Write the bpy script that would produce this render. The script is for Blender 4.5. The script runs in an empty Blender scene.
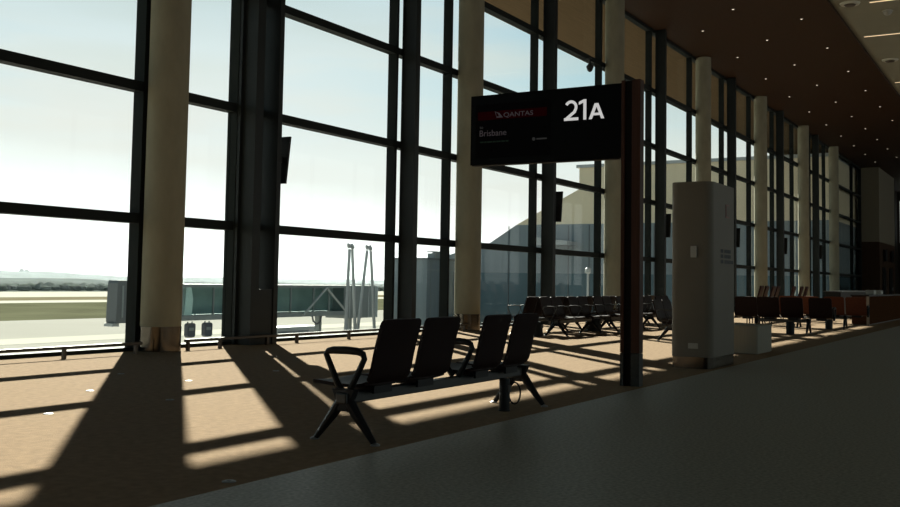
import bpy, bmesh, math, random
from mathutils import Vector, Matrix
random.seed(7)
PI = math.pi
scene = bpy.context.scene
C = scene.collection

# ------------------------------------------------------------------ materials
def nodes_of(m):
    m.use_nodes = True
    return m.node_tree.nodes, m.node_tree.links

def mat(name, col, rough=.6, metal=0., noise=0., scale=8., bump=0., bscale=None, spec=.5, stretch=None, col2=None, detail=6., coat=0.):
    m = bpy.data.materials.new(name)
    n, l = nodes_of(m)
    b = n['Principled BSDF']
    b.inputs['Base Color'].default_value = (*col, 1)
    b.inputs['Roughness'].default_value = rough
    b.inputs['Metallic'].default_value = metal
    b.inputs['Specular IOR Level'].default_value = spec
    if coat: b.inputs['Coat Weight'].default_value = coat
    if noise or bump or col2:
        tc = n.new('ShaderNodeTexCoord')
        mp = n.new('ShaderNodeMapping')
        if stretch: mp.inputs['Scale'].default_value = stretch
        l.new(tc.outputs['Object'], mp.inputs['Vector'])
        nz = n.new('ShaderNodeTexNoise')
        nz.inputs['Scale'].default_value = scale
        nz.inputs['Detail'].default_value = detail
        l.new(mp.outputs['Vector'], nz.inputs['Vector'])
        if noise or col2:
            r = n.new('ShaderNodeValToRGB')
            c2 = col2 or tuple(min(1, c*(1+noise)) for c in col)
            c1 = col if col2 else tuple(c*(1-noise) for c in col)
            r.color_ramp.elements[0].color = (*c1, 1); r.color_ramp.elements[0].position = .3
            r.color_ramp.elements[1].color = (*c2, 1); r.color_ramp.elements[1].position = .7
            l.new(nz.outputs['Fac'], r.inputs['Fac'])
            l.new(r.outputs['Color'], b.inputs['Base Color'])
        if bump:
            nb = n.new('ShaderNodeTexNoise')
            nb.inputs['Scale'].default_value = bscale or scale
            nb.inputs['Detail'].default_value = 4
            l.new(mp.outputs['Vector'], nb.inputs['Vector'])
            bp = n.new('ShaderNodeBump')
            bp.inputs['Strength'].default_value = bump
            bp.inputs['Distance'].default_value = .01
            l.new(nb.outputs['Fac'], bp.inputs['Height'])
            l.new(bp.outputs['Normal'], b.inputs['Normal'])
    return m

def emit(name, col, s):
    m = bpy.data.materials.new(name)
    n, l = nodes_of(m)
    b = n['Principled BSDF']
    b.inputs['Base Color'].default_value = (*[c*.25 for c in col], 1); b.inputs['Specular IOR Level'].default_value = 0
    b.inputs['Emission Color'].default_value = (*col, 1)
    b.inputs['Emission Strength'].default_value = s
    return m

def glass(name, tint, refl=.06, rough=.0):
    m = bpy.data.materials.new(name)
    n, l = nodes_of(m)
    n.remove(n['Principled BSDF'])
    out = n['Material Output']
    t = n.new('ShaderNodeBsdfTransparent'); t.inputs['Color'].default_value = (*tint, 1)
    g = n.new('ShaderNodeBsdfGlossy'); g.inputs['Roughness'].default_value = rough
    lw = n.new('ShaderNodeLayerWeight'); lw.inputs['Blend'].default_value = .5
    pw = n.new('ShaderNodeMath'); pw.operation = 'POWER'; pw.inputs[1].default_value = 5; l.new(lw.outputs['Facing'], pw.inputs[0])
    ml = n.new('ShaderNodeMath'); ml.operation = 'MULTIPLY_ADD'; ml.inputs[1].default_value = .3; ml.inputs[2].default_value = .012; l.new(pw.outputs[0], ml.inputs[0])
    mx = n.new('ShaderNodeMixShader')
    l.new(ml.outputs[0], mx.inputs['Fac'])
    l.new(t.outputs[0], mx.inputs[1]); l.new(g.outputs[0], mx.inputs[2])
    l.new(mx.outputs[0], out.inputs['Surface'])
    return m

M = {}
M['carpet'] = mat('carpet', (.190,.123,.071), 1., noise=0.16, scale=14, bump=.5, bscale=120, spec=0.07)
M['terrazzo'] = mat('terrazzo', (0.235,0.222,0.185), .5, noise=0.34, scale=38, detail=10, spec=0.2)
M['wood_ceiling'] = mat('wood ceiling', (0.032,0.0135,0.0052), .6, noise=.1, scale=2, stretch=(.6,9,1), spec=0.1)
M['white_ceiling'] = mat('white ceiling', (0.24,0.22,0.165), .8, noise=.03, scale=1, spec=0.1)
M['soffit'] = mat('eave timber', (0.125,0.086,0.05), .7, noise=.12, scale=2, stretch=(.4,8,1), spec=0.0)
M['plaster'] = mat('plaster', (.5,.47,.42), .9, noise=.04, scale=2)
M['dark_wall'] = mat('dark wall', (0.03,0.025,0.02), .9, noise=.05, scale=2, spec=0.1)
M['roof'] = mat('roof', (0.3,0.3,0.3), .9, noise=.05, spec=0.0)
M['concrete'] = mat('concrete', (0.225,0.205,0.145), .85, noise=0.08, scale=5, bump=.15, bscale=40, stretch=(1,1,.45), spec=0.15)
M['steel_paint'] = mat('painted steel', (0.013,0.015,0.0145), .45, noise=.05, scale=3, spec=0.15)
M['frame_paint'] = mat('frame paint', (0.014,0.0165,0.0155), 0.55, noise=.05, scale=3, spec=0.05)
M['stainless'] = mat('stainless', (0.1,0.085,0.068), 0.2, 1., noise=.05, scale=30, stretch=(1,1,.1))
M['rail_metal'] = mat('rail metal', (0.05,0.042,0.035), .4, .7, noise=.05)
M['black_plastic'] = mat('black plastic', (0.008,0.008,0.008), .45, noise=.1, spec=0.15)
M['black_metal'] = mat('black metal', (0.01,0.01,0.011), .42, .3, noise=.1, spec=0.2)
M['beam_metal'] = mat('beam metal', (0.05,0.05,0.048), .4, .6, noise=.08)
M['foot_metal'] = mat('glide metal', (0.2,0.2,0.2), .35, .8, noise=.05)
M['seat_shell'] = mat('maroon seat', (0.012,0.0048,0.0042), .55, noise=.12, scale=40, bump=.08, bscale=300, spec=0.12)
M['seat_maroon'] = mat('red maroon seat', (0.01,0.0026,0.0024), .5, noise=.12, scale=40, spec=0.15)
M['rust_seat'] = mat('rust seat', (0.1,0.027,0.011), .6, noise=.12, scale=20, spec=0.15)  # bench seats in a more orange tone than the maroon ones
M['stool_red'] = mat('dark red stool', (0.024,0.0045,0.0035), .5, noise=.1, scale=20, spec=0.15)
M['post_wood'] = mat('post timber', (0.04,0.014,0.007), .5, noise=.25, scale=6, stretch=(6,6,.4), spec=0.12)
M['post_core'] = mat('post core', (0.006,0.005,0.0045), .5, noise=.1, spec=0.03)
M['post_base'] = mat('post base metal', (0.022,0.024,0.023), .4, .8, noise=.2, scale=20)
M['sign_black'] = mat('sign black', (0.0022,0.0022,0.0022), .35, noise=.1, spec=0.03)
M['sign_edge'] = mat('sign edge', (0.006,0.006,0.0055), .5, noise=.05, spec=0.1)
M['screen_dark'] = emit('screen dark', (.006,.006,.006), .1)
M['screen_red'] = emit('screen red', (.06,.004,.006), .05)
M['screen_text'] = emit('screen text', (.22,.19,.21), .10)
M['screen_grey'] = emit('screen grey text', (.13,.13,.13), .12)
M['screen_green'] = emit('screen green text', (.03,.05,.035), .12)
M['digits'] = emit('lit digits', (.80,.79,.78), .62)
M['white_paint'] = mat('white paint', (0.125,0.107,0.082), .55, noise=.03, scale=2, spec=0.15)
M['white_plinth'] = mat('white plinth', (0.19,0.17,0.13), .6, noise=.05, scale=4, stretch=(6,6,.2), spec=0.15)
M['outlet'] = mat('outlet', (0.25,0.235,0.2), .4, noise=.02)
M['red_paint'] = mat('red paint', (0.16,0.03,0.022), .5, noise=.05)
M['ink'] = mat('black ink', (.01,.01,.01), .6, noise=.05)
M['disc'] = mat('disc metal', (0.15,0.145,0.13), .5, 0., noise=.05)
M['lens'] = emit('downlight lens', (1,.86,.66), 1.15)
M['strip'] = emit('strip light', (1,.72,.42), 1.15)
M['trim_dark'] = mat('trim dark', (.05,.035,.025), .5, noise=.05)
M['vent'] = mat('vent', (.42,.40,.33), .5, noise=.05)
M['desk'] = mat('desk laminate', (0.058,0.024,0.011), .5, noise=.15, scale=3, stretch=(1,1,6), spec=0.0)
M['desk_edge'] = mat('desk edge', (0.25,0.2,0.15), .4, noise=.05)
M['panel_brown'] = mat('brown panelling', (0.04,0.021,0.012), .6, noise=.1, scale=2, stretch=(4,4,.4), spec=0.1)
M['end_white'] = mat('end wall paint', (0.17,0.15,0.11), .7, noise=.03, spec=0.1)
M['counter'] = mat('dark counter', (0.01,0.01,0.01), .35, noise=.1, spec=0.2)
M['apron'] = mat('apron concrete', (0.265,0.255,0.23), .95, noise=.05, scale=.03, spec=0.0)
M['runway'] = mat('pale concrete', (0.36,0.345,0.3), .95, noise=.05, scale=.03, spec=0.0)
M['grass'] = mat('grass', (0.082,0.082,0.052), 1., noise=.2, scale=.06, spec=0.0)
M['dry_grass'] = mat('dry grass', (0.13,0.113,0.075), 1., noise=.2, scale=.06, spec=0.0)
M['hill'] = mat('hill scrub', (0.07,0.08,0.072), 1., noise=.35, scale=.03, spec=0.0)
M['leaf'] = mat('foliage', (0.115,0.13,0.115), 1., noise=.3, scale=.3, spec=0.0)
M['bark'] = mat('bark', (0.1,0.08,0.06), 1., noise=.2, spec=0.0)
M['jb_grey'] = mat('bridge grey', (0.21,0.235,0.235), .6, noise=.06, scale=.8)
M['jb_dark'] = mat('bridge dark grey', (0.11,0.12,0.125), .6, noise=.06)
M['jb_white'] = mat('bridge pale grey', (0.34,0.36,0.36), .6, noise=.05)
M['jb_in'] = mat('bridge lining', (0.3,0.36,0.355), .6, noise=0.25, scale=.5)
M['jb_glass'] = glass('bridge glass', (.86,.93,.92))
M['blind'] = mat('blind', (.85,.88,.86), .7, noise=.03)
M['crate'] = mat('crate', (.07,.08,.1), .6, noise=.1)
M['link'] = mat('metal cladding', (0.21,0.245,0.26), .55, noise=.08, scale=.4, stretch=(5,5,.3), spec=0.0)
M['link_glass'] = mat('blue cladding glass', (0.085,0.135,0.155), .2, noise=.15, scale=.3, stretch=(2,2,.4), spec=0.2)
M['wing_tan'] = mat('wing render', (0.7,0.6,0.43), .8, noise=.05, scale=.2, spec=0.0)
M['van'] = mat('van white', (0.2,0.2,0.2), .4, noise=.05)
M['tyre'] = mat('tyre', (.02,.02,.02), .8, noise=.1)
M['pane'] = glass('window glass', (.965,.985,.98))

# ------------------------------------------------------------------ mesh helpers
class MB:
    def __init__(s): s.bm = bmesh.new()
    def box(s, x0, x1, y0, y1, z0, z1, bev=0):
        r = bmesh.ops.create_cube(s.bm, size=1)
        vs = r['verts']
        for v in vs:
            v.co = Vector(((x0+x1)/2+v.co.x*(x1-x0), (y0+y1)/2+v.co.y*(y1-y0), (z0+z1)/2+v.co.z*(z1-z0)))
        if bev:
            es = list({e for v in vs for e in v.link_edges})
            bmesh.ops.bevel(s.bm, geom=es, offset=bev, segments=2, affect='EDGES', profile=.5)
        return s
    def prism(s, poly, axis, a, b):
        """poly in the two other axes, extruded along axis from a to b"""
        def P(u, v, w):
            if axis == 'x': return Vector((w, u, v))
            if axis == 'y': return Vector((u, w, v))
            return Vector((u, v, w))
        A = [s.bm.verts.new(P(u, v, a)) for u, v in poly]
        B = [s.bm.verts.new(P(u, v, b)) for u, v in poly]
        n = len(poly)
        s.bm.faces.new(A[::-1]); s.bm.faces.new(B)
        for i in range(n):
            j = (i+1) % n
            s.bm.faces.new((A[i], A[j], B[j], B[i]))
        return s
    def tube(s, pts, r, n=8, closed=False, sy=1.):
        pts = [Vector(p) for p in pts]
        rings = []
        m = len(pts)
        ref = None
        for i, p in enumerate(pts):
            if closed: a, b = pts[i-1], pts[(i+1) % m]
            else: a, b = pts[max(i-1, 0)], pts[min(i+1, m-1)]
            t = (b-a).normalized()
            if ref is None:
                ref = Vector((0,0,1)) if abs(t.z) < .9 else Vector((1,0,0))
            u = (ref - t*ref.dot(t))
            if u.length < 1e-4: u = t.orthogonal()
            u.normalize(); v = t.cross(u); ref = u
            rr = r[i] if isinstance(r, (list, tuple)) else r
            rings.append([s.bm.verts.new(p+u*math.cos(2*PI*k/n)*rr*sy+v*math.sin(2*PI*k/n)*rr) for k in range(n)])
        for i in range(m if closed else m-1):
            A, B = rings[i], rings[(i+1) % m]
            for k in range(n):
                s.bm.faces.new((A[k], A[(k+1) % n], B[(k+1) % n], B[k]))
        if not closed:
            s.bm.faces.new(rings[0][::-1]); s.bm.faces.new(rings[-1])
        return s
    def cyl(s, x, y, z0, z1, r, n=24):
        return s.lathe(x, y, [(r, z0), (r, z1)], n)
    def lathe(s, x, y, prof, n=24):
        rings = [[s.bm.verts.new((x+r*math.cos(2*PI*k/n), y+r*math.sin(2*PI*k/n), z)) for k in range(n)] for r, z in prof]
        for A, B in zip(rings, rings[1:]):
            for k in range(n):
                s.bm.faces.new((A[k], A[(k+1) % n], B[(k+1) % n], B[k]))
        s.bm.faces.new(rings[0][::-1]); s.bm.faces.new(rings[-1])
        return s
    def sheet(s, rows, thick):
        """rows: list of lists of points (profile x width); closed thick sheet"""
        R, W = len(rows), len(rows[0])
        P = [[Vector(p) for p in row] for row in rows]
        N = [[None]*W for _ in range(R)]
        for i in range(R):
            for j in range(W):
                du = P[min(i+1, R-1)][j]-P[max(i-1, 0)][j]
                dv = P[i][min(j+1, W-1)]-P[i][max(j-1, 0)]
                N[i][j] = du.cross(dv).normalized()
        T = [[s.bm.verts.new(P[i][j]+N[i][j]*thick/2) for j in range(W)] for i in range(R)]
        B = [[s.bm.verts.new(P[i][j]-N[i][j]*thick/2) for j in range(W)] for i in range(R)]
        for i in range(R-1):
            for j in range(W-1):
                s.bm.faces.new((T[i][j], T[i+1][j], T[i+1][j+1], T[i][j+1]))
                s.bm.faces.new((B[i][j], B[i][j+1], B[i+1][j+1], B[i+1][j]))
        for i in range(R-1):
            s.bm.faces.new((T[i][0], B[i][0], B[i+1][0], T[i+1][0]))
            s.bm.faces.new((T[i][-1], T[i+1][-1], B[i+1][-1], B[i][-1]))
        for j in range(W-1):
            s.bm.faces.new((T[0][j], T[0][j+1], B[0][j+1], B[0][j]))
            s.bm.faces.new((T[-1][j], B[-1][j], B[-1][j+1], T[-1][j+1]))
        return s
    def build(s, name, m, parent=None, smooth=False, loc=None):
        bmesh.ops.recalc_face_normals(s.bm, faces=s.bm.faces)
        me = bpy.data.meshes.new(name)
        s.bm.to_mesh(me); s.bm.free()
        me.materials.append(m)
        o = bpy.data.objects.new(name, me)
        C.objects.link(o)
        if parent: o.parent = parent
        if loc: o.location = loc
        if smooth:
            for p in me.polygons: p.use_smooth = True
            try: me.set_sharp_from_angle(angle=math.radians(35))
            except Exception: pass
        return o

def empty(name, loc=(0,0,0), rz=0):
    o = bpy.data.objects.new(name, None); C.objects.link(o)
    o.location = loc; o.rotation_euler = (0, 0, rz); o.empty_display_size = .2
    return o
def tag(o, label, cat, group=None, kind=None):
    o['label'] = label; o['category'] = cat
    if group: o['group'] = group
    if kind: o['kind'] = kind
    return o
def struct(o):
    o['kind'] = 'structure'; return o
def dup(root, loc, rz, label):
    r = root.copy(); C.objects.link(r); r.location = loc; r.rotation_euler = (0, 0, rz); r['label'] = label
    for ch in list(root.children):
        c = ch.copy(); C.objects.link(c); c.parent = r
        for g in list(ch.children):
            d = g.copy(); C.objects.link(d); d.parent = c
    return r
ORD = ['first','second','third','fourth','fifth','sixth','seventh','eighth','ninth','tenth','eleventh','twelfth']

# ------------------------------------------------------------------ camera
f, pitch, roll, yaw, cyo = 1006.7, .0620, .0162, 1.0371, -34.73
fw = Vector((math.sin(yaw)*math.cos(pitch), math.cos(yaw)*math.cos(pitch), math.sin(pitch)))
rt = Vector((math.cos(yaw), -math.sin(yaw), 0)); up = rt.cross(fw)
R = rt*math.cos(roll)+up*math.sin(roll); U = R.cross(fw)
cam = bpy.data.cameras.new('camera'); co = bpy.data.objects.new('camera', cam); C.objects.link(co)
co.matrix_world = Matrix(((R.x, U.x, -fw.x, 0), (R.y, U.y, -fw.y, 0), (R.z, U.z, -fw.z, 1.2), (0,0,0,1)))
cam.sensor_width = 36; cam.sensor_fit = 'HORIZONTAL'; cam.lens = f*36/900
cam.shift_y = cyo/900
cam.clip_end = 6000; cam.clip_start = .05
scene.camera = co

# ------------------------------------------------------------------ the setting
WY = 12.8           # glass line
EDGE = 4.05         # carpet / terrazzo joint
CEIL = 10.88
struct(MB().box(-15, 110, EDGE, 13.0, -.3, 0).build('floor_carpet', M['carpet']))
struct(MB().box(-15, 110, -18, EDGE, -.3, 0).build('floor_terrazzo', M['terrazzo']))
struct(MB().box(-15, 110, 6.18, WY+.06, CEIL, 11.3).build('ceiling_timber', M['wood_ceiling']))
struct(MB().box(-15, 110, -18, 6.18, CEIL+.12, 11.3).build('ceiling_white', M['white_ceiling']))
struct(MB().box(-15.3, 110.3, -18.3, WY+5.33, 11.47, 12.0).build('roof', M['roof']))
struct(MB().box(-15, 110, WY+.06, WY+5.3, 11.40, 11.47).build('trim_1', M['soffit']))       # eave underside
struct(MB().box(-15, 110, WY-.1, WY+.06, 11.3, 11.47).build('trim_2', M['frame_paint']))
e = struct(empty('wall_back', (0, -18, 0)))
MB().box(-15.3, 110.3, -.3, 0, -.3, 1.0).build('wall_panel', M['dark_wall'], e)
MB().box(-15.3, 110.3, -.3, 0, 9.8, 11.47).build('wall_panel', M['dark_wall'], e)
e = struct(empty('window_back_fill', (0, -18, 0)))  # unseen glazing added so sky light fills the walkway side
MB().box(-15.3, 110.3, -.2, -.18, 1.0, 9.8).build('pane', M['pane'], e)
for k in range(26): MB().box(-15+k*5, -14.9+k*5, -.28, -.02, 1.0, 9.8).build('mullion', M['frame_paint'], e)
struct(MB().box(-15.3, -15, -18, 13, -.3, 11.47).build('wall_left', M['dark_wall']))
e = struct(empty('wall_right', (110, 0, 0)))
MB().box(0, .3, -18, 11.6, -.3, 11.47).build('wall_panel', M['dark_wall'], e)
MB().box(0, .3, 12.45, 13, -.3, 11.47).build('wall_panel', M['dark_wall'], e)
MB().box(0, .3, 11.6, 12.45, -.3, 5.8).build('wall_panel', M['panel_brown'], e)
MB().box(0, .3, 11.6, 12.45, 10.0, 11.47).build('wall_panel', M['dark_wall'], e)
e = struct(empty('window_end', (110, 0, 0)))
MB().box(.1, .16, 11.6, 12.45, 5.8, 10.0).build('pane', M['pane'], e)
for y in (12.1,): MB().box(.02, .26, y, y+.06, 5.8, 10.0).build('mullion', M['frame_paint'], e)

T = [2.14, 4.295, 6.44, 8.54]
mull = [-13.3, -8.4, -3.45, 1.5, 6.47, 11.508, 13.72, 18.90, 21.32, 26.24, 31.16, 36.1, 41.14, 46.03, 51.0, 56.0, 61.0, 66.0, 71.0, 76.0, 82.3, 86.4]
for i in range(len(mull)-1):
    a, b = mull[i], mull[i+1]
    w = struct(empty('window_%d' % (i+1), (a, WY, 0)))
    L = b-a
    hw = .048 if 11 < a < 12 else .04
    MB().box(-hw, hw, -.18, .05, 0, CEIL).build('mullion', M['frame_paint'], w)
    if i == len(mull)-2:
        MB().box(L-.04, L+.04, -.18, .05, 0, CEIL).build('mullion', M['frame_paint'], w)
    x0, x1 = hw, L-.04
    MB().box(x0, x1, -.16, .05, 0, .06).build('bottom_rail', M['frame_paint'], w)
    for t in T: MB().box(x0, x1, -.16, .05, t-.08, t+.08).build('transom', M['frame_paint'], w)
    MB().box(x0, x1, -.16, .05, CEIL-.12, CEIL).build('top_rail', M['frame_paint'], w)
    zs = [.06] + sum([[t-.08, t+.08] for t in T], []) + [CEIL-.12]
    for k in range(0, 10, 2):
        MB().box(x0, x1, -.03, -.01, zs[k], zs[k+1]).build('pane', M['pane'], w)
struct(MB().box(-15, -13.34, WY-.15, WY+.05, 0, CEIL).build('wall_window_side', M['dark_wall']))

struct(MB().box(96.05, 110, WY-.15, WY+.05, 0, CEIL).build('wall_window_far', M['dark_wall']))
# white block closing the far end of the window wall
e = struct(empty('wall_end_block', (86.5, 11.3, 0)))
MB().box(0, 9.5, 0, 1.65, 4.9, CEIL).build('wall_panel', M['end_white'], e)
MB().box(0, 9.5, 0, 1.65, 0, 4.9).build('timber_panel', M['panel_brown'], e)
for k, x in enumerate((1.5, 5.6)):
    d = struct(empty('door_%d' % (k+1), (86.5+x, 11.3, 0)))
    MB().box(0, 1.9, -.06, -.003, 0, 2.9).build('door_leaf', M['counter'], d)
    MB().box(1.78, 1.86, -.12, -.061, 1.0, 1.3).build('door_handle', M['foot_metal'], d)
    t = empty('wall_monitor', (86.5+x+.95, 11.26, 3.4))
    tag(t, ['small black monitor above the nearer dark door of the far timber wall','small black monitor above the farther dark door of the far timber wall'][k], 'monitor', 'monitors above the far doors')
    MB().box(-.55, .55, -.20, -.10, 0, .95, .02).build('screen', M['black_plastic'], t)
    MB().box(-.1, .1, -.10, .038, .35, .55).build('bracket', M['black_metal'], t)

# ------------------------------------------------------------------ round concrete columns
def column(x, label):
    t = empty('concrete_column', (x, 12.38, 0))
    tag(t, label, 'column', 'round concrete columns by the glass wall', 'thing')
    MB().lathe(0, 0, [(.325, .40), (.325, CEIL-.01)], 48).build('shaft', M['concrete'], t, True)
    MB().lathe(0, 0, [(.329, 0), (.329, .40)], 48).build('base_collar', M['stainless'], t, True)
    return t
clabels = ['big pale concrete column nearest the camera, left of the black fin column',
 'round concrete column partly behind the left end of the 21A sign',
 'round concrete column behind the timber sign post',
 'round concrete column rising behind the white pillar',
 'fifth round concrete column, first one right of the white pillar',
 'sixth round concrete column, second one right of the white pillar',
 'seventh round concrete column, farthest one of the row']
for x, lb in zip([11.77, 21.86, 31.72, 41.98, 52.0, 62.6, 72.72], clabels): column(x, lb)

# ------------------------------------------------------------------ steel fin columns + screens
def fin(x0, x1, label):
    t = empty('steel_fin_column', ((x0+x1)/2, 12.42, 0))
    tag(t, label, 'steel column', 'dark steel fin columns at the glass wall', 'thing')
    h = (x1-x0)/2
    fl = .03
    MB().box(-h, h, -.19, -.16, 0, CEIL-.004).build('flange', M['steel_paint'], t)
    MB().box(-h, h, .165, .195, 0, CEIL-.004).build('flange', M['steel_paint'], t)
    MB().box(-h+.012, h-.012, -.16, .165, 0, CEIL-.004).build('web', M['steel_paint'], t)
    return t
flabels = ['broad black steel fin column right of the nearest concrete column',
 'slim dark fin column without a monitor, above the first bench backs',
 'dark fin column behind the 21A sign, monitor on its side',
 'dark fin column just left of the white pillar',
 'dark fin column right of the white pillar, behind its lettering side',
 'dark fin column between the fifth and sixth concrete columns',
 'dark fin column between the sixth and seventh concrete columns']
fx = [(13.87, 14.52), (19.07, 19.25), (26.58, 26.76), (36.52, 36.70), (46.55, 46.75), (56.5, 56.7), (66.5, 66.7)]
def broad_fin(label):
    t = empty('steel_fin_column', (14.13, 12.42, 0)); tag(t, label, 'steel column', 'dark steel fin columns at the glass wall', 'thing')
    q = 14.13
    MB().box(13.76-q, 13.97-q, -.17, .13, 0, CEIL-.004).build('flange', M['steel_paint'], t)
    MB().box(14.38-q, 14.50-q, -.17, .20, 0, CEIL-.004).build('flange', M['steel_paint'], t)
    MB().box(13.69-q, 14.20-q, .1305, .195, 0, CEIL-.004).build('web', M['steel_paint'], t)
    MB().box(13.971-q, 14.379-q, -.15, -.12, 6.5, CEIL-.004).build('added_slit_plate', M['steel_paint'], t)  # added out of sight to end the sun sliver between the flanges
    MB().box(13.971-q, 14.379-q, -.15, -.12, 0, 1.0).build('added_slit_plate', M['steel_paint'], t)  # added low down to keep sun out of the flange gap
broad_fin(flabels[0])
for (a, b), lb in zip(fx[1:], flabels[1:]): fin(a, b, lb)
mlabels = ['thin black monitor on the broad fin column, upper left of the bench',
 'thin black monitor just below the 21A sign',
 'thin black monitor left of the white pillar top half',
 'thin black monitor at the right edge of the white pillar',
 'thin black monitor between the fifth and sixth concrete columns',
 'thin black monitor between the sixth and seventh concrete columns']
for (a, b), lb in zip([fx[0]]+fx[2:], mlabels):
    t = empty('wall_monitor', (b, 12.36, 3.43))
    tag(t, lb, 'monitor', 'flight monitors on the fin columns')
    m = MB()
    yo = 0 if b < 20 else -.12
    m.prism([(.075, -.45), (.125, -.45), (.235, .45), (.185, .45)], 'y', -.13+yo, .30+yo)
    m.build('screen_casing', M['black_plastic'], t)
    m = MB(); m.prism([(.1255, -.42), (.128, -.42), (.231, .42), (.2285, .42)], 'y', -.11+yo, .28+yo); m.build('screen', M['counter'], t)
    MB().box(.002, .12, -.03, .03, -.05, .05).build('bracket', M['black_metal'], t)

# ------------------------------------------------------------------ low bumper rails along the glass
def rail(x0, x1, posts, label, nm=12.2):
    t = empty('bumper_rail', (x0, nm, 0))
    tag(t, label, 'rail', 'low bumper rails along the glass')
    m = MB().box(0, x1-x0, -.025, .025, .135, .182, .008); m.build('bar', M['rail_metal'], t)
    for p in posts:
        MB().box(p-x0-.02, p-x0+.02, -.03, .03, 0, .134).build('post', M['rail_metal'], t)
rail(-3.0, 11.16, [-1, 1.2, 3.4, 5.6, 7.7, 9.72, 11.05], 'low metal bumper rail ending at the left side of the nearest concrete column', 12.14)
rail(12.08, 21.50, [12.15, 12.9, 14.1, 14.95, 16.6, 18.3, 20.0, 21.3], 'low metal bumper rail running under the jet bridge view, between the first two columns', 12.14)
rail(22.2, 31.36, [22.3, 24.2, 26.2, 28.2, 30.2, 31.2], 'low metal bumper rail behind the maroon bench rows', 12.14)

# ------------------------------------------------------------------ beam seating
def seat_profile(hz):
    k = (hz-.42)/.455
    back = [(-.285, .875), (-.272, .835), (-.250, .76), (-.226, .68), (-.206, .60), (-.190, .53), (-.172, .475), (-.145, .438)]
    back = [(y, .42+(z-.42)*k) for y, z in back]
    seat = [(-.140, .433), (-.10, .418), (-.03, .410), (.08, .408), (.20, .416), (.29, .424), (.345, .426), (.372, .412)]
    return back, seat
def shell_rows(prof, w, round0, round1, dish):
    rows = []
    n = len(prof)
    L = [0]
    for a, b in zip(prof, prof[1:]): L.append(L[-1]+math.hypot(a[0]-b[0], a[1]-b[1]))
    def ww(d, r):
        if r <= 0 or d >= r: return 0
        return r-math.sqrt(max(0, r*r-(r-d)**2))
    # dense resample near the rounded ends
    ts = sorted(set([0, .008, .018, .032, .05] + [L[-1]*i/12 for i in range(1, 12)] + [L[-1]-q for q in (0, .008, .018, .032, .05)]))
    for t in ts:
        i = 0
        while i < n-2 and L[i+1] < t: i += 1
        u = (t-L[i])/(L[i+1]-L[i])
        y = prof[i][0]+(prof[i+1][0]-prof[i][0])*u; z = prof[i][1]+(prof[i+1][1]-prof[i][1])*u
        inset = ww(t, round0)+ww(L[-1]-t, round1)
        h = w/2-inset
        row = []
        for j in range(9):
            s = -1+j/4
            row.append((s*h, y+dish*(1-s*s)*(-1 if prof[0][1] > .6 else 0), z-(dish*(1-s*s) if prof[0][1] < .6 else 0)))
        rows.append(row)
    return rows
def make_bench(label, seats, legs, arms, w=.48, ws=None, ar=1.25, am='black_plastic', hz=.875, sm='seat_shell', group='beam seating'):
    t = empty('beam_bench')
    tag(t, label, 'bench', group)
    back, seat = seat_profile(hz)
    x0, x1 = min(legs)-.06, max(legs)+.06
    MB().box(x0, x1, -.05, .05, .285, .365, .012).build('beam', M['beam_metal'], t)
    for si, sx in enumerate(seats):
        if ws: w = ws[si]
        m = MB(); m.sheet(shell_rows(back, w, .05, .035, .012), .026)
        b = m.build('backrest', M[sm], t, True, (sx, 0, 0))
        m = MB(); m.sheet(shell_rows(seat, w, .02, .045, .010), .026)
        b = m.build('seat', M[sm], t, True, (sx, 0, 0))
        m = MB()
        for q in (-.11, .11): m.box(q-.02, q+.02, -.10, .12, .366, .394)
        m.box(-.12, .12, -.12, -.10, .345, .415)
        m.build('seat_bracket', M['black_metal'], t, False, (sx, 0, 0))
    for lx in legs:
        m = MB().prism([(-.10, .392), (-.06, .30), (-.045, .23), (.045, .23), (.06, .30), (.10, .392)], 'x', lx-.035, lx+.035)
        m.build('leg_hub', M['black_metal'], t)
        for s in (-1, 1):
            m = MB(); m.tube([(lx, s*.045, .29), (lx, s*.10, .215), (lx, s*.17, .13), (lx, s*.265, .016)], [.042, .040, .032, .022], 10)
            g = m.build('leg', M['black_metal'], t, True)
            m = MB(); m.lathe(lx, s*.278, [(.034, 0), (.034, .010), (.018, .018)], 14); m.build('foot_glide', M['foot_metal'], g, True)
    for ax in arms:
        m = MB()
        m.tube([(ax, .03, .37), (ax, .075, .43), (ax, .165, .60), (ax, .185, .640), (ax, .165, .664), (ax, .12, .672), (ax, .0, .676), (ax, -.10, .672), (ax, -.150, .655), (ax, -.165, .62), (ax, -.135, .56), (ax, -.065, .43), (ax, -.03, .37)],
               [q*ar for q in (.020, .020, .018, .018, .020, .023, .024, .023, .020, .018, .018, .020, .020)], 10)
        g = m.build('armrest', M[am], t, True)
    return t
front = make_bench('four-seat black beam bench standing alone on the carpet edge in front', [-1.10, -.487, .47, 1.052], [-1.42, 1.45], [-1.42, .20], ws=(.53, .53, .485, .475), hz=.91)
front.location = (7.52, 4.48, 0)
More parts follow.
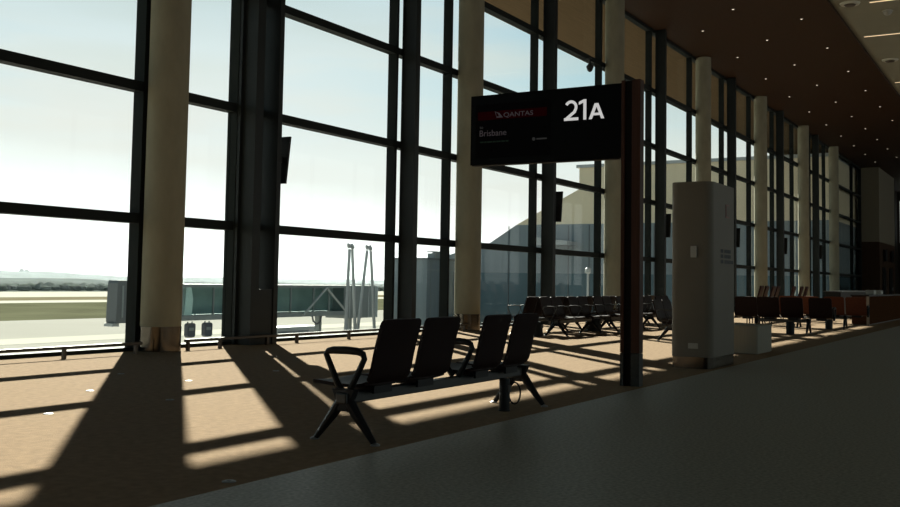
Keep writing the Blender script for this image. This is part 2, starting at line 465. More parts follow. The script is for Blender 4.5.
# rows farther in: seats facing the camera, backs to the glass
row = make_bench('maroon bench facing the walkway, just right of the front bench backs', [-1.065, -.485, .485, 1.065], [-1.0, 1.0], [-1.40, -.775, 0, .775, 1.40], w=.55, sm='seat_maroon', ar=.42, am='beam_metal')
row.location = (21.93, 9.52, 0); row.rotation_euler = (0, 0, PI)
dup(row, (25.05, 9.52, 0), PI, 'maroon bench facing the walkway, half hidden by the timber sign post')
dup(row, (28.2, 9.52, 0), PI, 'maroon bench seen in the gap between sign post and white pillar, farther row')
dup(row, (31.35, 9.52, 0), PI, 'maroon bench peeping out at the left edge of the white pillar, farthest of that row')
dup(row, (22.05, 10.45, 0), 0, 'bench facing the glass whose armrest shows right of the second column')
dup(row, (24.95, 10.45, 0), 0, 'bench facing the glass, behind the maroon bench next to the sign post')
dup(row, (28.1, 10.45, 0), 0, 'bench facing the glass, in the gap between sign post and white pillar')
dup(row, (22.0, 6.90, 0), PI, 'maroon bench cut off by the left side of the white pillar, nearest row')
far = make_bench('dark maroon bench seen square from behind, between the low white plinth and the rust bench', [-.93, -.36, .23, .93], [-.70, .60], [-1.24, 1.22], ws=(.565, .56, .56, .56), hz=.93, sm='seat_maroon')
far.location = (27.0, 5.83, 0); far.rotation_euler = (0, 0, -PI/2)
rust = make_bench('rust coloured bench next to the brown service counter', [-.93, -.36, .33, .93], [-.70, .60], [-1.24, 1.22], w=.56, hz=.93, sm='rust_seat')
rust.location = (31.2, 5.62, 0); rust.rotation_euler = (0, 0, -PI/2)

st = None
slabels = ['leftmost of the tall red stools above the far maroon bench', 'second of the tall red stools from the left', 'third of the tall red stools from the left', 'fourth of the tall red stools from the left',
           'fifth of the tall red stools, left one of the far three', 'sixth of the tall red stools, middle one of the far three', 'rightmost of the tall red stools above the far maroon bench']
for i, (x, lb) in enumerate(zip([32.6, 33.3, 34.25, 34.9, 37.4, 38.7, 39.6], slabels)):
    if st is None:
        st = empty('bar_stool'); tag(st, lb, 'stool', 'tall red stools by the windows')
        m = MB(); m.prism([(.13, .74), (.17, .74), (.30, 1.17), (.285, 1.22), (.25, 1.22), (.245, 1.17)], 'y', -.2, .2); m.build('backrest', M['stool_red'], st)
        MB().box(-.20, .128, -.2, .2, .72, .77, .015).build('seat', M['stool_red'], st)
        for a in (-.16, .16):
            for b in (-.16, .16): MB().box(a-.015, a+.015, b-.015, b+.015, 0, .718).build('leg', M['black_metal'], st)
        MB().box(-.15, .15, -.148, .148, .25, .27).build('footrest', M['black_metal'], st)
        st.location = (x, 8., 0); st.rotation_euler = (0, 0, -PI/2)
    else: dup(st, (x, 8., 0), -PI/2, lb)

# ------------------------------------------------------------------ power pedestals
def pedestal(x, y, r, h, label, loop=True):
    t = empty('power_pedestal', (x, y, 0)); tag(t, label, 'power outlet', 'black power pedestals under the benches')
    MB().lathe(0, 0, [(r*1.12, 0), (r*1.12, .012), (r, .014), (r, h-.01), (r*.93, h)], 28).build('body', M['black_plastic'], t, True)
    MB().box(-r*.5, r*.5, -r-.004, -r+.004, h*.6, h*.8).build('socket', M['beam_metal'], t)
    if loop:
        pts = [((.055*math.cos(a)+r+.045)*.6, -(.055*math.cos(a)+r+.045)*.8, h*.55+.10*math.sin(a)) for a in [2*PI*k/16 for k in range(16)]]
        MB().tube(pts, .008, 8, True).build('cable', M['black_plastic'], t, True)
pedestal(8.45, 4.37, .05, .30, 'black cylindrical power pedestal with looped cable under the front bench')
pedestal(20.45, 9.75, .10, .33, 'dark pedestal at the left end of the maroon bench row', False)
pedestal(24.0, 9.9, .20, .33, 'wide dark pedestal under the maroon bench row left of the sign post', False)
pedestal(26.35, 5.55, .10, .33, 'dark pedestal below the maroon bench that is seen square from behind', False)
pedestal(30.5, 5.35, .10, .33, 'dark pedestal below the rust coloured bench', False)

# ------------------------------------------------------------------ gate sign on its post
sg = empty('gate_sign', (11.38, 4.235, 0))
tag(sg, 'black gate sign reading 21A projecting from a dark timber post', 'sign')
MB().box(.02, .13, -.10, .11, .385, 3.64).build('post_core', M['post_core'], sg)
MB().box(0, .13, .075, .12, .39, 3.65, .004).build('post_board', M['post_wood'], sg)
MB().box(0, .13, -.12, -.015, .39, 3.65, .004).build('post_board', M['post_wood'], sg)
MB().box(0, .13, .075, .12, 0, .385, .003).build('post_foot', M['post_base'], sg)
MB().box(0, .13, -.12, -.015, 0, .385, .003).build('post_foot', M['post_base'], sg)
MB().box(.03, .12, -.0145, .0745, 0, .384).build('post_foot', M['post_core'], sg)
bd = MB().box(.02, .13, .121, 2.21, 2.715, 3.625, .006).build('sign_board', M['sign_black'], sg)
MB().box(.03, .12, .16, 2.19, 2.705, 2.7145).build('board_underside', M['sign_edge'], sg)
FX = .0195
def Yl(Y): return Y-4.21
MB().box(.0165, FX, Yl(5.27), Yl(6.34), 2.80, 3.50).build('screen', M['screen_dark'], bd)
MB().box(.0125, .0163, Yl(5.32), Yl(6.31), 3.295, 3.405).build('red_band', M['screen_red'], bd)

def text_mesh(name, s, size, Y, Z, m, parent, x, bold=0., width=None):
    """lettering on a face whose normal is -X; Y is the left end as the camera sees it"""
    cu = bpy.data.curves.new(name, 'FONT'); cu.body = s; cu.size = size; cu.offset = bold; cu.extrude = .0012
    cu.resolution_u = 4
    tmp = bpy.data.objects.new(name+'_tmp', cu); C.objects.link(tmp)
    dg = bpy.context.evaluated_depsgraph_get(); dg.update()
    me = bpy.data.meshes.new_from_object(tmp.evaluated_get(dg))
    bpy.data.objects.remove(tmp); bpy.data.curves.remove(cu)
    xs = [v.co.x for v in me.vertices]
    k = (width/(max(xs)-min(xs))) if width else 1
    x0 = min(xs)
    for v in me.vertices:
        a, b, c = v.co
        v.co = (x-c, Y-(a-x0)*k, Z+b)
    me.materials.clear(); me.materials.append(m)
    o = bpy.data.objects.new(name, me); C.objects.link(o); o.parent = parent
    return o
text_mesh('lettering', 'QANTAS', .085, Yl(5.93), 3.318, M['screen_text'], bd, .0105, .0005, .42)
m = MB()
m.prism([(Yl(6.06), 3.40), (Yl(5.99), 3.375), (Yl(5.94), 3.315), (Yl(6.03), 3.315)], 'x', .009, .0123); m.build('airline_emblem', M['screen_text'], bd)
m = MB(); m.prism([(Yl(6.045), 3.392), (Yl(6.0), 3.36), (Yl(6.012), 3.352), (Yl(5.985), 3.335), (Yl(6.03), 3.330)], 'x', .008, .0088); m.build('airline_emblem', M['screen_red'], bd)
text_mesh('lettering', 'to', .06, Yl(6.28), 3.185, M['screen_grey'], bd, .015)
text_mesh('lettering', 'Brisbane', .115, Yl(6.28), 3.085, M['screen_text'], bd, .015, 0, .39)
m = MB(); yy = 6.27
for wd in (.05, .03, .07, .04, .06, .05, .04):
    m.box(.0125, .0163, Yl(yy-wd), Yl(yy), 2.998, 3.018); yy -= wd+.012
m.build('small_text_line', M['screen_green'], bd)
m = MB(); m.prism([(Yl(5.50)+.022*math.cos(a), 3.01+.022*math.sin(a)) for a in [2*PI*k/14 for k in range(14)]], 'x', .0125, .0163); m.build('partner_emblem', M['screen_grey'], bd)
m = MB(); m.box(.0125, .0163, Yl(5.32), Yl(5.46), 3.0, 3.018); m.build('small_text_line', M['screen_grey'], bd)

def ribbon(m, pts, w, x0, x1, caps=True):
    """flat stroke of width w along pts (Y,Z) on the board"""
    P = [Vector(p) for p in pts]; n = len(P)
    Lf, Rt = [], []
    for i in range(n):
        a = P[i]-P[i-1] if i > 0 else P[1]-P[0]
        b = P[i+1]-P[i] if i < n-1 else P[i]-P[i-1]
        a.normalize(); b.normalize()
        t = (a+b).normalized(); nn = Vector((-t.y, t.x)); s = 1/max(.5, t.dot(a))
        Lf.append(P[i]+nn*w/2*s); Rt.append(P[i]-nn*w/2*s)
    for i in range(n-1):
        m.prism([tuple(Lf[i]), tuple(Lf[i+1]), tuple(Rt[i+1]), tuple(Rt[i])], 'x', x0, x1)
sw = .035
# 2
yl, yr, zb, zt = Yl(5.085), Yl(4.895), 3.21, 3.462
cx_, r_ = (yl+yr)/2+.004, .069
arc = [(cx_+r_*math.cos(math.radians(a)), zt-r_-sw/2+r_*math.sin(math.radians(a))) for a in range(28, 181+28, 12)]
m = MB()
pts = arc+[(yr+.052, zb+.105), (yl-.026, zb+sw*.6)]
ribbon(m, pts, sw, .012, .0195)
m.box(.012, .0195, yr, yl, zb, zb+sw)
m.build('digit', M['digits'], bd)
# 1
m = MB(); y1 = Yl(4.79)
m.prism([(y1, zb), (y1, zt), (y1+.034, zt), (y1+.098, zt-.028), (y1+.098, zt-.062), (y1+.037, zt-.038), (y1+.037, zb)], 'x', .012, .0195)
m.build('digit', M['digits'], bd)
# A
m = MB(); ya, yb, ht = Yl(4.755), Yl(4.555), 3.402; yc = (ya+yb)/2
m.prism([(ya, zb), (ya-.039, zb), (yc+.001, zb+.148), (yc+.001, ht), (yc+.024, ht)], 'x', .012, .0195)
m.prism([(yb, zb), (yb+.039, zb), (yc-.001, zb+.148), (yc-.001, ht), (yc-.024, ht)], 'x', .012, .0195)
m.box(.012, .0195, yb+.045, ya-.045, zb+.044, zb+.074)
m.build('letter', M['digits'], bd)

# ------------------------------------------------------------------ white service pillar
pl = empty('service_pillar', (14.4, 4.12, 0))
tag(pl, 'freestanding white rounded service pillar with three lines of black lettering', 'pillar', None, 'thing')
def rrect(x0, x1, y0, y1, r, n=6):
    out = []
    for cx, cy, a0 in ((x1-r, y1-r, 0), (x0+r, y1-r, 90), (x0+r, y0+r, 180), (x1-r, y0+r, 270)):
        for k in range(n+1):
            a = math.radians(a0+90*k/n); out.append((cx+r*math.cos(a), cy+r*math.sin(a)))
    return out
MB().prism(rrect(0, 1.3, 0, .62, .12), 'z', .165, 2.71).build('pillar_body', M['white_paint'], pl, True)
MB().prism(rrect(.006, 1.294, .006, .614, .115), 'z', 0, .163).build('plinth', M['stainless'], pl, True)
MB().box(-.035, -.001, .215, .305, 1.60, 1.77, .008).build('switch_box', M['outlet'], pl)
MB().box(-.012, -.001, .20, .345, .285, .365, .004).build('wall_socket', M['outlet'], pl)
m = MB(); a, b, c, d = .72, .90, 2.22, 2.42
m.box(a, b, -.008, -.001, c, d).build('red_notice', M['red_paint'], pl)
MB().box(a+.025, b-.025, -.012, -.0085, c+.02, d-.02).build('notice_face', M['white_paint'], pl)
# the pillar's lettering is on the walkway side: three short lines of bold capitals
def words(x, z, runs):
    m = MB()
    for w in runs:
        for k in range(w):
            m.box(x, x+.058, -.006, -.001, z, z+.052); 
            x += .070
        x += .06
    m.build('lettering', M['ink'], pl)
words(.46, 1.688, (2, 5)); words(.46, 1.610, (2, 5)); words(.46, 1.530, (2, 7))

wp = empty('low_plinth', (18.1, 4.37, 0)); tag(wp, 'low white box plinth on the floor behind the white pillar', 'plinth')
MB().prism(rrect(0, 1.1, 0, .62, .05), 'z', .012, .47).build('body', M['white_plinth'], wp, True)
MB().prism(rrect(-.01, 1.11, -.01, .63, .05), 'z', .471, .50).build('top', M['white_plinth'], wp, True)
MB().prism(rrect(.02, 1.08, .02, .60, .05), 'z', 0, .012).build('base', M['trim_dark'], wp, True)

# ------------------------------------------------------------------ carpet floor boxes
dl = ['round floor outlet cover in the shadow of the nearest concrete column','round floor outlet cover in the left sunlit carpet, middle of the three','round floor outlet cover in the left sunlit carpet, nearest the camera',
      'round floor outlet cover in the sunlit patch right of the column shadow','round floor outlet cover in the wide column shadow, middle of the carpet','flat floor outlet cover at the carpet edge beside the grey terrazzo','round floor outlet cover in the shadow of the broad fin column']
for (x, y), lb in zip([(8.68, 9.78), (7.21, 8.58), (5.81, 7.43), (8.59, 8.55), (7.16, 7.37), (4.53, 4.16), (10.21, 8.62)], dl):
    t = empty('floor_outlet', (x, y, 0)); tag(t, lb, 'floor outlet', 'floor outlets in the carpet')
    MB().lathe(0, 0, [(.042, 0), (.042, .004), (.036, .007)], 20).build('cover', M['disc'], t, True)
    MB().box(-.010, .010, -.010, .010, .0071, .009).build('tab', M['trim_dark'], t)

# ------------------------------------------------------------------ ceiling fittings
base = None
for Y, X0, n, rn in ((11.05, 37.4, 10, 'nearest the glass wall'), (9.24, 34.9, 11, 'in the middle'), (7.41, 37.3, 10, 'nearest the white ceiling')):
    for k in range(n):
        lb = '%s downlight from the near end in the ceiling row %s' % (ORD[k], rn)
        if base is None:
            base = empty('downlight'); tag(base, lb, 'downlight', 'downlights in the timber ceiling')
            MB().lathe(0, 0, [(.07, -.012), (.07, -.001)], 20).build('trim_ring', M['trim_dark'], base, True)
            MB().lathe(0, 0, [(.034, -.02), (.040, -.0125)], 16).build('lens', M['lens'], base, True)
            base.location = (X0+5.04*k, Y, CEIL)
        else: dup(base, (X0+5.04*k, Y, CEIL), 0, lb)
for x, y0, lb in ((36.5, 5.02, 'glowing strip light in the white ceiling, the one at the picture top'), (41.5, 5.91, 'glowing strip light in the white ceiling, second one from the top'), (51.5, 5.98, 'glowing strip light in the white ceiling, the short one farthest away')):
    t = empty('strip_light', (x, y0, CEIL+.12)); tag(t, lb, 'ceiling light', 'strip lights in the white ceiling')
    MB().box(-.09, .09, -5.0, 0, -.03, -.001).build('housing', M['vent'], t)
    MB().box(-.04, .04, -4.97, -.02, -.036, -.0305).build('diffuser', M['strip'], t)
for x, y, lb in ((36.4, 5.62, 'round air diffuser in the white ceiling above the top strip light'), (46.3, 5.55, 'round air diffuser in the white ceiling below the second strip light')):
    t = empty('air_diffuser', (x, y, CEIL+.12)); tag(t, lb, 'air vent', 'round ceiling diffusers')
    MB().lathe(0, 0, [(.30, -.06), (.34, -.001)], 28).build('ring', M['vent'], t, True)
    MB().lathe(0, 0, [(.16, -.10), (.20, -.061)], 24).build('cone', M['trim_dark'], t, True)
t = empty('ceiling_sensor', (38.0, 4.62, CEIL+.12)); tag(t, 'small pale dome sensor in the white ceiling between the strip lights', 'sensor')
MB().lathe(0, 0, [(.03, -.17), (.10, -.14), (.15, -.07), (.16, -.02)], 20).build('dome', M['outlet'], t, True)
MB().lathe(0, 0, [(.19, -.019), (.19, -.001)], 20).build('ring', M['vent'], t, True)

t = empty('security_camera', (29.86, 12.5, 8.46)); tag(t, 'small dome security camera hanging from the transom above the 21A sign', 'security camera')
MB().lathe(0, 0, [(.03, -.20), (.03, -.02)], 12).build('arm', M['steel_paint'], t, True)
MB().box(-.04, .04, -.05, .14, -.03, -.001).build('bracket', M['steel_paint'], t)
MB().lathe(0, 0, [(.02, -.46), (.07, -.43), (.10, -.36), (.10, -.34)], 20).build('dome', M['counter'], t, True)
MB().lathe(0, 0, [(.11, -.339), (.12, -.28), (.06, -.201)], 20).build('housing', M['steel_paint'], t, True)

# ------------------------------------------------------------------ far counter
t = empty('service_counter', (34.6, 4.87, 0)); tag(t, 'brown service counter with a pale edge strip at the far end of the carpet', 'counter')
MB().box(0, 9.5, 0, .5, .04, .93).build('counter_body', M['desk'], t)
MB().box(-.03, 9.53, -.03, .53, .931, .98).build('counter_top', M['counter'], t)
MB().box(-.03, -.001, -.03, .05, 0, .93).build('edge_strip', M['desk_edge'], t)
MB().box(.02, 9.48, .03, .47, 0, .039).build('kick_board', M['trim_dark'], t)
for x, lb in ((37.2, 'white box on the brown service counter, left one'), (38.9, 'white box on the brown service counter, right one')):
    b = empty('display_box', (x, 5.15, .98)); tag(b, lb, 'box', 'white boxes on the counter')
    MB().box(-.28, .28, -.13, .13, 0, .15, .01).build('carton', M['outlet'], b)
    MB().box(-.22, .22, -.135, -.131, .04, .11).build('label_panel', M['vent'], b)
t = empty('boarding_desk', (42.5, 7.0, 0)); tag(t, 'long dark boarding desk behind the brown service counter', 'desk')
MB().box(0, 8, 0, .6, .03, 1.02).build('desk_body', M['counter'], t)
MB().box(-.05, 8.05, -.05, .65, 1.021, 1.06).build('desk_top', M['beam_metal'], t)
MB().box(.04, 7.96, .04, .56, 0, .029).build('kick_board', M['trim_dark'], t)

# ------------------------------------------------------------------ outside
GZ = -6.0
struct(MB().box(-400, 900, WY+1, 138, GZ-.5, GZ).build('ground_apron', M['apron']))
struct(MB().box(-400, 900, 91, 99, GZ, GZ+.02).build('ground_taxi_band', M['runway']))
struct(MB().box(-400, 1200, 138, 222, GZ-.5, GZ).build('ground_infield', M['grass']))
struct(MB().box(-400, 1200, 222, 243, GZ-.5, GZ).build('ground_taxiway', M['runway']))
struct(MB().box(-400, 1200, 243, 279, GZ-.5, GZ).build('ground_verge', M['dry_grass']))
struct(MB().box(-400, 1200, 279, 368, GZ-.5, GZ).build('ground_runway', M['runway']))
struct(MB().box(-800, 4000, 368, 2500, GZ-1, GZ-.2).build('ground_far', M['hill']))

def ridge(name, Y, depth, x0, x1, step, hfun, m):
    mb = MB(); n = int((x1-x0)/step)
    rows = []
    for d in range(7):
        s = d/6
        row = []
        for i in range(n+1):
            x = x0+i*step
            h = hfun(x)*math.sin(PI*min(1, .04+s*.96)) if 0 < d < 6 else 0
            row.append(mb.bm.verts.new((x, Y+depth*s, GZ-.3+max(0, h))))
        rows.append(row)
    for a, b in zip(rows, rows[1:]):
        for i in range(n): mb.bm.faces.new((a[i], a[i+1], b[i+1], b[i]))
    return struct(mb.build(name, m, None, True))
from mathutils import noise as MN
def nz(x, s, seed): return MN.noise(Vector((x*s, seed, 0)))
ridge('hill_far', 900, 240, -200, 3000, 12, lambda x: 10.2+2.0*nz(x, .006, 3)+1.4*nz(x, .02, 8)-3.2*min(1, max(0, (x-780)/160))+.8*nz(x, .09, 2), M['hill'])
ridge('hill_near', 520, 120, -200, 1600, 6, lambda x: 4.6+.9*nz(x, .01, 5)+.8*nz(x, .05, 6)-1.2*min(1, max(0, (x-470)/60)), M['hill'])
# tree belt: a dense run of crowns nobody could count
mb = MB(); rr = random.Random(3)
x = -60.
while x < 1100:
    d = rr.uniform(0, 60); s = rr.uniform(1.2, 2.3)*(1 if x < 380 else .72)
    r = bmesh.ops.create_icosphere(mb.bm, subdivisions=1, radius=1)
    for v in r['verts']:
        v.co = Vector((x+v.co.x*s*2.0*(1+rr.uniform(-.15, .15)), 392+d+v.co.y*s, GZ+s*.55+v.co.z*s*(1+rr.uniform(-.2, .2))))
    x += rr.uniform(.5, 1.3)
tag(mb.build('treeline', M['leaf'], None, True), 'hazy dark belt of trees at the far side of the airfield', 'trees', None, 'stuff')
for x, h, lb in ((727, 13.2, 'tall lone tree on the hazy ridge, left one of the far pair'), (735, 12.6, 'tall lone tree on the hazy ridge, right one of the far pair')):
    t = empty('gum_tree', (x, 985, GZ)); tag(t, lb, 'tree', 'lone trees on the ridge')
    MB().tube([(0,0,0), (.3,0,h*.5), (0,0,h*.8)], [.5, .35, .2], 6).build('trunk', M['bark'], t)
    mb = MB()
    for k in range(6):
        r = bmesh.ops.create_icosphere(mb.bm, subdivisions=1, radius=1)
        ox, oz, s = rr.uniform(-2.2, 2.2), rr.uniform(-.8, 1.2), rr.uniform(1.2, 1.9)
        for v in r['verts']: v.co = Vector((ox+v.co.x*s*1.3, v.co.y*s, h*.86+oz+v.co.z*s*.7))
    mb.build('crown', M['leaf'], t)
# airfield haze over the distance
hz = MB().box(-700, 3900, 372, 2300, GZ-.19, 60).build('haze', bpy.data.materials.new('haze'))
hm = hz.data.materials[0]; hn, hl = nodes_of(hm); hn.remove(hn['Principled BSDF'])
vs = hn.new('ShaderNodeVolumePrincipled'); vs.inputs['Color'].default_value = (.86,.93,1,1); vs.inputs['Density'].default_value = .00034; vs.inputs['Anisotropy'].default_value = .35
hl.new(vs.outputs[0], hn['Material Output'].inputs['Volume'])
tag(hz, 'pale haze veiling the hills beyond the runway', 'haze', None, 'stuff')

# jet bridge
jb = empty('jet_bridge', (44.8, 50, GZ)); tag(jb, 'glass sided jet bridge lying across the view beyond the windows', 'jet bridge')
def jl(z): return z-GZ
zt_, zb_ = .72, -2.30
L = 27.4
MB().box(.4, L, 0, 2.0, jl(zt_-.22), jl(zt_)).build('roof', M['jb_grey'], jb)
MB().box(.4, L, 0, 2.0, jl(-1.75), jl(-1.40)).build('floor_girder', M['jb_grey'], jb)
MB().box(.4, 22.9, 1.3, 1.36, jl(-1.39), jl(.49)).build('lining', M['jb_in'], jb)
gx = [.5, 2.2, 4.6, 7.6, 10.8, 13.4, 16.0, 18.8, 20.8, 22.85]
for a, b in zip(gx, gx[1:]):
    MB().box(a+.05, b-.05, .06, .10, jl(-1.39), jl(.49)).build('glass_panel', M['jb_glass'], jb)
for a in gx: MB().box(a-.05, a+.05, .0, .14, jl(-1.395), jl(.495)).build('side_post', M['jb_grey'], jb)
MB().prism([(4.95, jl(-1.39)), (5.65, jl(-1.39)), (5.75, jl(-.3)), (5.55, jl(.49)), (5.1, jl(.49))], 'y', .15, .4).build('blind', M['blind'], jb)
cab = MB().prism([(-1.25, jl(-1.6)), (-1.2, jl(.75)), (-1.1, jl(.92)), (.39, jl(.92)), (.39, jl(-1.75)), (-1.2, jl(-1.75))], 'y', -.3, .6).build('cab', M['jb_dark'], jb)
MB().box(-.85, -.72, -.35, -.301, jl(-1.4), jl(.6)).build('cab_rib', M['jb_grey'], cab)
MB().box(0, .12, -.35, -.301, jl(-1.5), jl(.6)).build('cab_rib', M['jb_grey'], cab)
MB().box(-1.4, -.9, -.2, .6, jl(-1.95), jl(-1.76)).build('bumper', M['jb_white'], cab)
MB().box(22.95, L, -.2, 2.0, jl(-2.0), jl(.66)).build('end_tunnel', M['jb_grey'], jb)
for a in (23.3, 24.0, 25.0, 26.0, 27.0): MB().box(a-.05, a+.05, -.25, -.201, jl(-1.95), jl(.60)).build('side_post', M['jb_white'], jb)
for a, b in (((17.4, jl(-1.6)), (20.3, jl(.5))), ((20.3, jl(.5)), (22.8, jl(-1.3)))):
    MB().tube([(a[0], -.1, a[1]), (b[0], -.1, b[1])], .09, 8).build('brace', M['jb_white'], jb)
for a in (2.8, 12.7, 21.2, 25.4): MB().box(a-.2, a+.2, 1.2, 1.6, 0, jl(-1.76)).build('leg', M['jb_grey'], jb)
for a, b in (((22.6, jl(-1.8)), (23.4, jl(-2.35))),):
    MB().tube([(19.0, .3, jl(-1.7)), (19.15, .3, jl(-2.15)), (19.6, .3, jl(-2.4)), (20.05, .3, jl(-2.2)), (20.2, .3, jl(-1.7))], .07, 8).build('hose_loop', M['crate'], jb)
for x, lb in ((48.95, 'dark equipment box hung under the jet bridge beside the concrete column, left one'), (50.55, 'dark equipment box hung under the jet bridge, right one of the pair')):
    t = empty('equipment_box', (x, 49.0, -2.82)); tag(t, lb, 'equipment box', 'boxes under the jet bridge')
    MB().prism([(0, .14), (.14, 0), (.62, 0), (.74, .14), (.74, .86), (.62, .95), (.14, .95), (0, .86)], 'y', 0, .3).build('casing', M['crate'], t)
    MB().box(.16, .58, -.02, -.001, .45, .65).build('label_plate', M['jb_grey'], t)
    for q in (.16, .56): MB().box(q-.03, q+.03, .12, .18, .951, 1.06).build('hanger', M['jb_grey'], t)
for (a0, a1, b0, b1), lb in (((63.67, 64.1, 65.8, 64.6), 'white A-shaped hoist frame in front of the jet bridge, left one'), ((65.7, 67.35, 69.4, 68.0), 'white A-shaped hoist frame in front of the jet bridge, right one')):
    x0 = (a0+b0)/2; y0 = 47 if a0 < 64.5 else 47.6
    t = empty('hoist_frame', (x0, y0, GZ)); tag(t, lb, 'hoist frame', 'A-frames by the jet bridge')
    MB().tube([(a0-x0, 0, 0), (a1-x0, 0, jl(3.6))], [.15, .12], 10).build('leg', M['jb_white'], t, True)
    MB().tube([(b0-x0, .3, 0), (b1-x0, .1, jl(3.6))], [.15, .12], 10).build('leg', M['jb_white'], t, True)
    c0 = (a1+b1)/2-x0
    MB().tube([(c0-.42, 0, jl(4.0)), (c0-.25, .05, jl(3.82)), (c0+.05, .08, jl(3.9)), (c0+.35, .1, jl(3.72))], [.10, .18, .20, .16], 10).build('head', M['jb_white'], t, True)
# service van below the bridge
t = empty('service_van', (70.4, 60, GZ)); tag(t, 'pale flat-roofed service van parked beyond the jet bridge', 'van')
MB().box(0, 7.2, 0, 2.2, .55, 2.75, .12).build('body', M['van'], t, True)
MB().box(.8, 5.2, -.02, -.001, 1.7, 2.4).build('window_strip', M['crate'], t)
for a in (1.2, 5.8):
    for b in (.12, 1.9):
        MB().tube([(a, b-.02, .42), (a, b+.2, .42)], .42, 18).build('wheel', M['tyre'], t, True)

# link bridge between jet bridge and terminal wing
lk = empty('link_bridge', (72.45, 45, GZ)); tag(lk, 'boxy grey metal clad link building behind the second concrete column', 'building')
MB().box(0, 4.5, 0, 4, 0, jl(3.0)).build('wall', M['link'], lk)
MB().box(-.1, 4.5, -.1, 4.1, jl(3.001), jl(3.15)).build('roof_edge', M['jb_dark'], lk)
for k in range(3): MB().box(.6+k*1.5, .66+k*1.5, -.04, -.001, .2, jl(2.95)).build('panel_joint', M['jb_grey'], lk)
MB().box(0.05, 4.45, -.03, -.0005, jl(2.1), jl(2.18)).build('band', M['jb_grey'], lk)
vt = MB().box(2.0, 2.3, .5, 1.2, jl(3.151), jl(3.6)).build('roof_vent', M['jb_grey'], lk)
MB().box(2.8, 3.0, .5, 1.2, jl(3.151), jl(3.7)).build('roof_vent', M['jb_grey'], lk)
MB().box(1.95, 3.05, .45, 1.25, jl(3.701), jl(3.78)).build('roof_vent', M['jb_dark'], lk)

# terminal wing running out from the far end
wg = empty('terminal_wing', (77, 14, GZ)); tag(wg, 'terminal wing with sloping roof and cream upper wall seen through the right windows', 'building')
def wy(Y): return Y-14
MB().prism([(wy(46.5), 0), (wy(46.5), jl(2.0)), (wy(13.12), jl(2.0)), (wy(13.12), 0)], 'x', 0, 16).build('lower_wall', M['link_glass'], wg)
MB().prism([(wy(46.5), jl(2.0)), (wy(46.5), jl(3.3)), (wy(41.4), jl(4.6)), (wy(38.9), jl(6.1)), (wy(13.12), jl(6.1)), (wy(13.12), jl(2.0))], 'x', 0, 16).build('middle_wall', M['link'], wg)
MB().prism([(wy(38.9), jl(6.1)), (wy(33.1), jl(9.0)), (wy(33.1), jl(10.75)), (wy(13.12), jl(10.75)), (wy(13.12), jl(6.1))], 'x', 0, 16).build('upper_wall', M['wing_tan'], wg)
MB().box(-.2, 16, wy(13.12), wy(33.3), jl(10.751), jl(11.0)).build('roof_edge', M['jb_white'], wg)
for k in range(12): MB().box(-.06, -.001, wy(19.2+k*1.85), wy(19.26+k*1.85), .2, jl(6.0)).build('panel_joint', M['jb_dark'], wg)
MB().prism([(wy(36.6), jl(4.6)), (wy(36.2), jl(4.95)), (wy(33.2), jl(4.6)), (wy(33.2), jl(4.3)), (wy(36.4), jl(4.3))], 'x', -2.2, -.061).build('awning', M['jb_white'], wg)
lp = empty('lamp_post', (52.5, 22.0, GZ)); tag(lp, 'slim white lamp post outside the glass, just left of the third concrete column', 'lamp post')
MB().tube([(0,0,0), (0,0,7.75)], [.08, .055], 10).build('pole', M['jb_white'], lp, True)
MB().lathe(0, 0, [(.08, 7.751), (.17, 7.82), (.15, 8.03), (.06, 8.1)], 16).build('lamp_head', M['jb_white'], lp, True)

# ------------------------------------------------------------------ light
sun = bpy.data.lights.new('sun', 'SUN'); so = bpy.data.objects.new('sun', sun); C.objects.link(so)
sd = Vector((1.141, 1.1745, 1.0)).normalized()
so.rotation_euler = (-sd).to_track_quat('-Z', 'Y').to_euler()
sun.energy = 18.3; sun.angle = .0093; sun.color = (1, .99, .86)

w = bpy.data.worlds.new('sky'); scene.world = w; w.use_nodes = True
n, l = w.node_tree.nodes, w.node_tree.links
bg = n['Background']
tc = n.new('ShaderNodeTexCoord')
nrm = n.new('ShaderNodeVectorMath'); nrm.operation = 'NORMALIZE'; l.new(tc.outputs['Generated'], nrm.inputs[0])
sp = n.new('ShaderNodeSeparateXYZ'); l.new(nrm.outputs[0], sp.inputs[0])
def mkramp(stops):
    r = n.new('ShaderNodeValToRGB'); cr = r.color_ramp
    cr.elements[0].position = 0; cr.elements[0].color = (*stops[0][1], 1)
    cr.elements[1].position = 1; cr.elements[1].color = (*stops[-1][1], 1)
    for p, c in stops[1:-1]:
        q = cr.elements.new(p); q.color = (*c, 1)
    l.new(sp.outputs['Z'], r.inputs['Fac'])
    return r
ramp = mkramp([(0, (1.0, 1.02, .99)), (.06, (1.0, 1.01, .96)), (.12, (.90, .97, .92)), (.17, (.62, .82, .86)), (.21, (.46, .71, .80)), (.27, (.36, .60, .71)), (.42, (.13, .24, .30)), (1, (.05, .10, .15))])
veil = mkramp([(0, (1.02, 1.03, 1.0)), (.09, (1.0, 1.01, .97)), (.15, (.93, .965, .935)), (.20, (.83, .91, .90)), (.27, (.66, .79, .82)), (.45, (.18, .28, .33)), (1, (.05, .10, .15))])
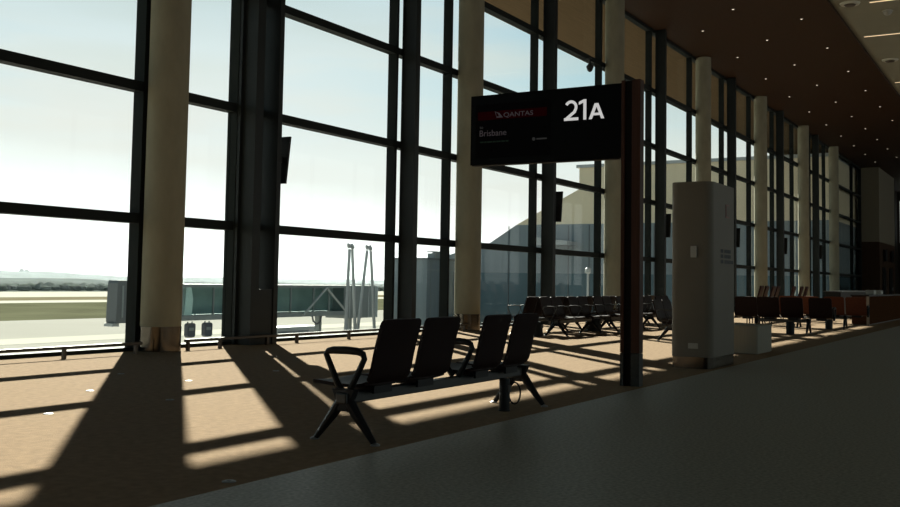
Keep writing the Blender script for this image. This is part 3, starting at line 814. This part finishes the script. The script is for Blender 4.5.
# thin cloud
mp = n.new('ShaderNodeMapping'); mp.inputs['Scale'].default_value = (1.6, 1.6, 11.0); l.new(nrm.outputs[0], mp.inputs['Vector'])
nzt = n.new('ShaderNodeTexNoise'); nzt.inputs['Scale'].default_value = 2.2; nzt.inputs['Detail'].default_value = 5; l.new(mp.outputs[0], nzt.inputs['Vector'])
cr2 = n.new('ShaderNodeValToRGB'); cr2.color_ramp.elements[0].position = .42; cr2.color_ramp.elements[1].position = .68
l.new(nzt.outputs['Fac'], cr2.inputs['Fac'])
# more veil towards the sun's side of the sky
dt = n.new('ShaderNodeVectorMath'); dt.operation = 'DOT_PRODUCT'; dt.inputs[1].default_value = tuple(sd); l.new(nrm.outputs[0], dt.inputs[0])
mr = n.new('ShaderNodeMapRange'); mr.inputs['From Min'].default_value = .875; mr.inputs['From Max'].default_value = .945; l.new(dt.outputs['Value'], mr.inputs['Value'])
ad = n.new('ShaderNodeMath'); ad.operation = 'MULTIPLY_ADD'; ad.inputs[1].default_value = .45; ad.use_clamp = True
l.new(cr2.outputs['Color'], ad.inputs[0]); l.new(mr.outputs[0], ad.inputs[2])
mx = n.new('ShaderNodeMix'); mx.data_type = 'RGBA'
l.new(ad.outputs[0], mx.inputs['Factor']); l.new(ramp.outputs['Color'], mx.inputs['A'])
l.new(veil.outputs['Color'], mx.inputs['B'])
mu = n.new('ShaderNodeMix'); mu.data_type = 'RGBA'; mu.blend_type = 'MULTIPLY'
l.new(cr2.outputs['Color'], mu.inputs['Factor']); l.new(mx.outputs['Result'], mu.inputs['A']); mu.inputs['B'].default_value = (.95, .935, .90, 1)
l.new(mu.outputs['Result'], bg.inputs['Color'])
bg.inputs['Strength'].default_value = 1.0

vsx = scene.view_settings
vsx.view_transform = 'Standard'; vsx.look = 'None'; vsx.exposure = 0; vsx.gamma = 1
try: vsx.use_curve_mapping = False
except Exception: pass
cy = scene.cycles
cy.max_bounces = 10; cy.diffuse_bounces = 5; cy.transparent_max_bounces = 24; cy.volume_bounces = 1
cy.sample_clamp_indirect = 6
cy.use_denoising = True
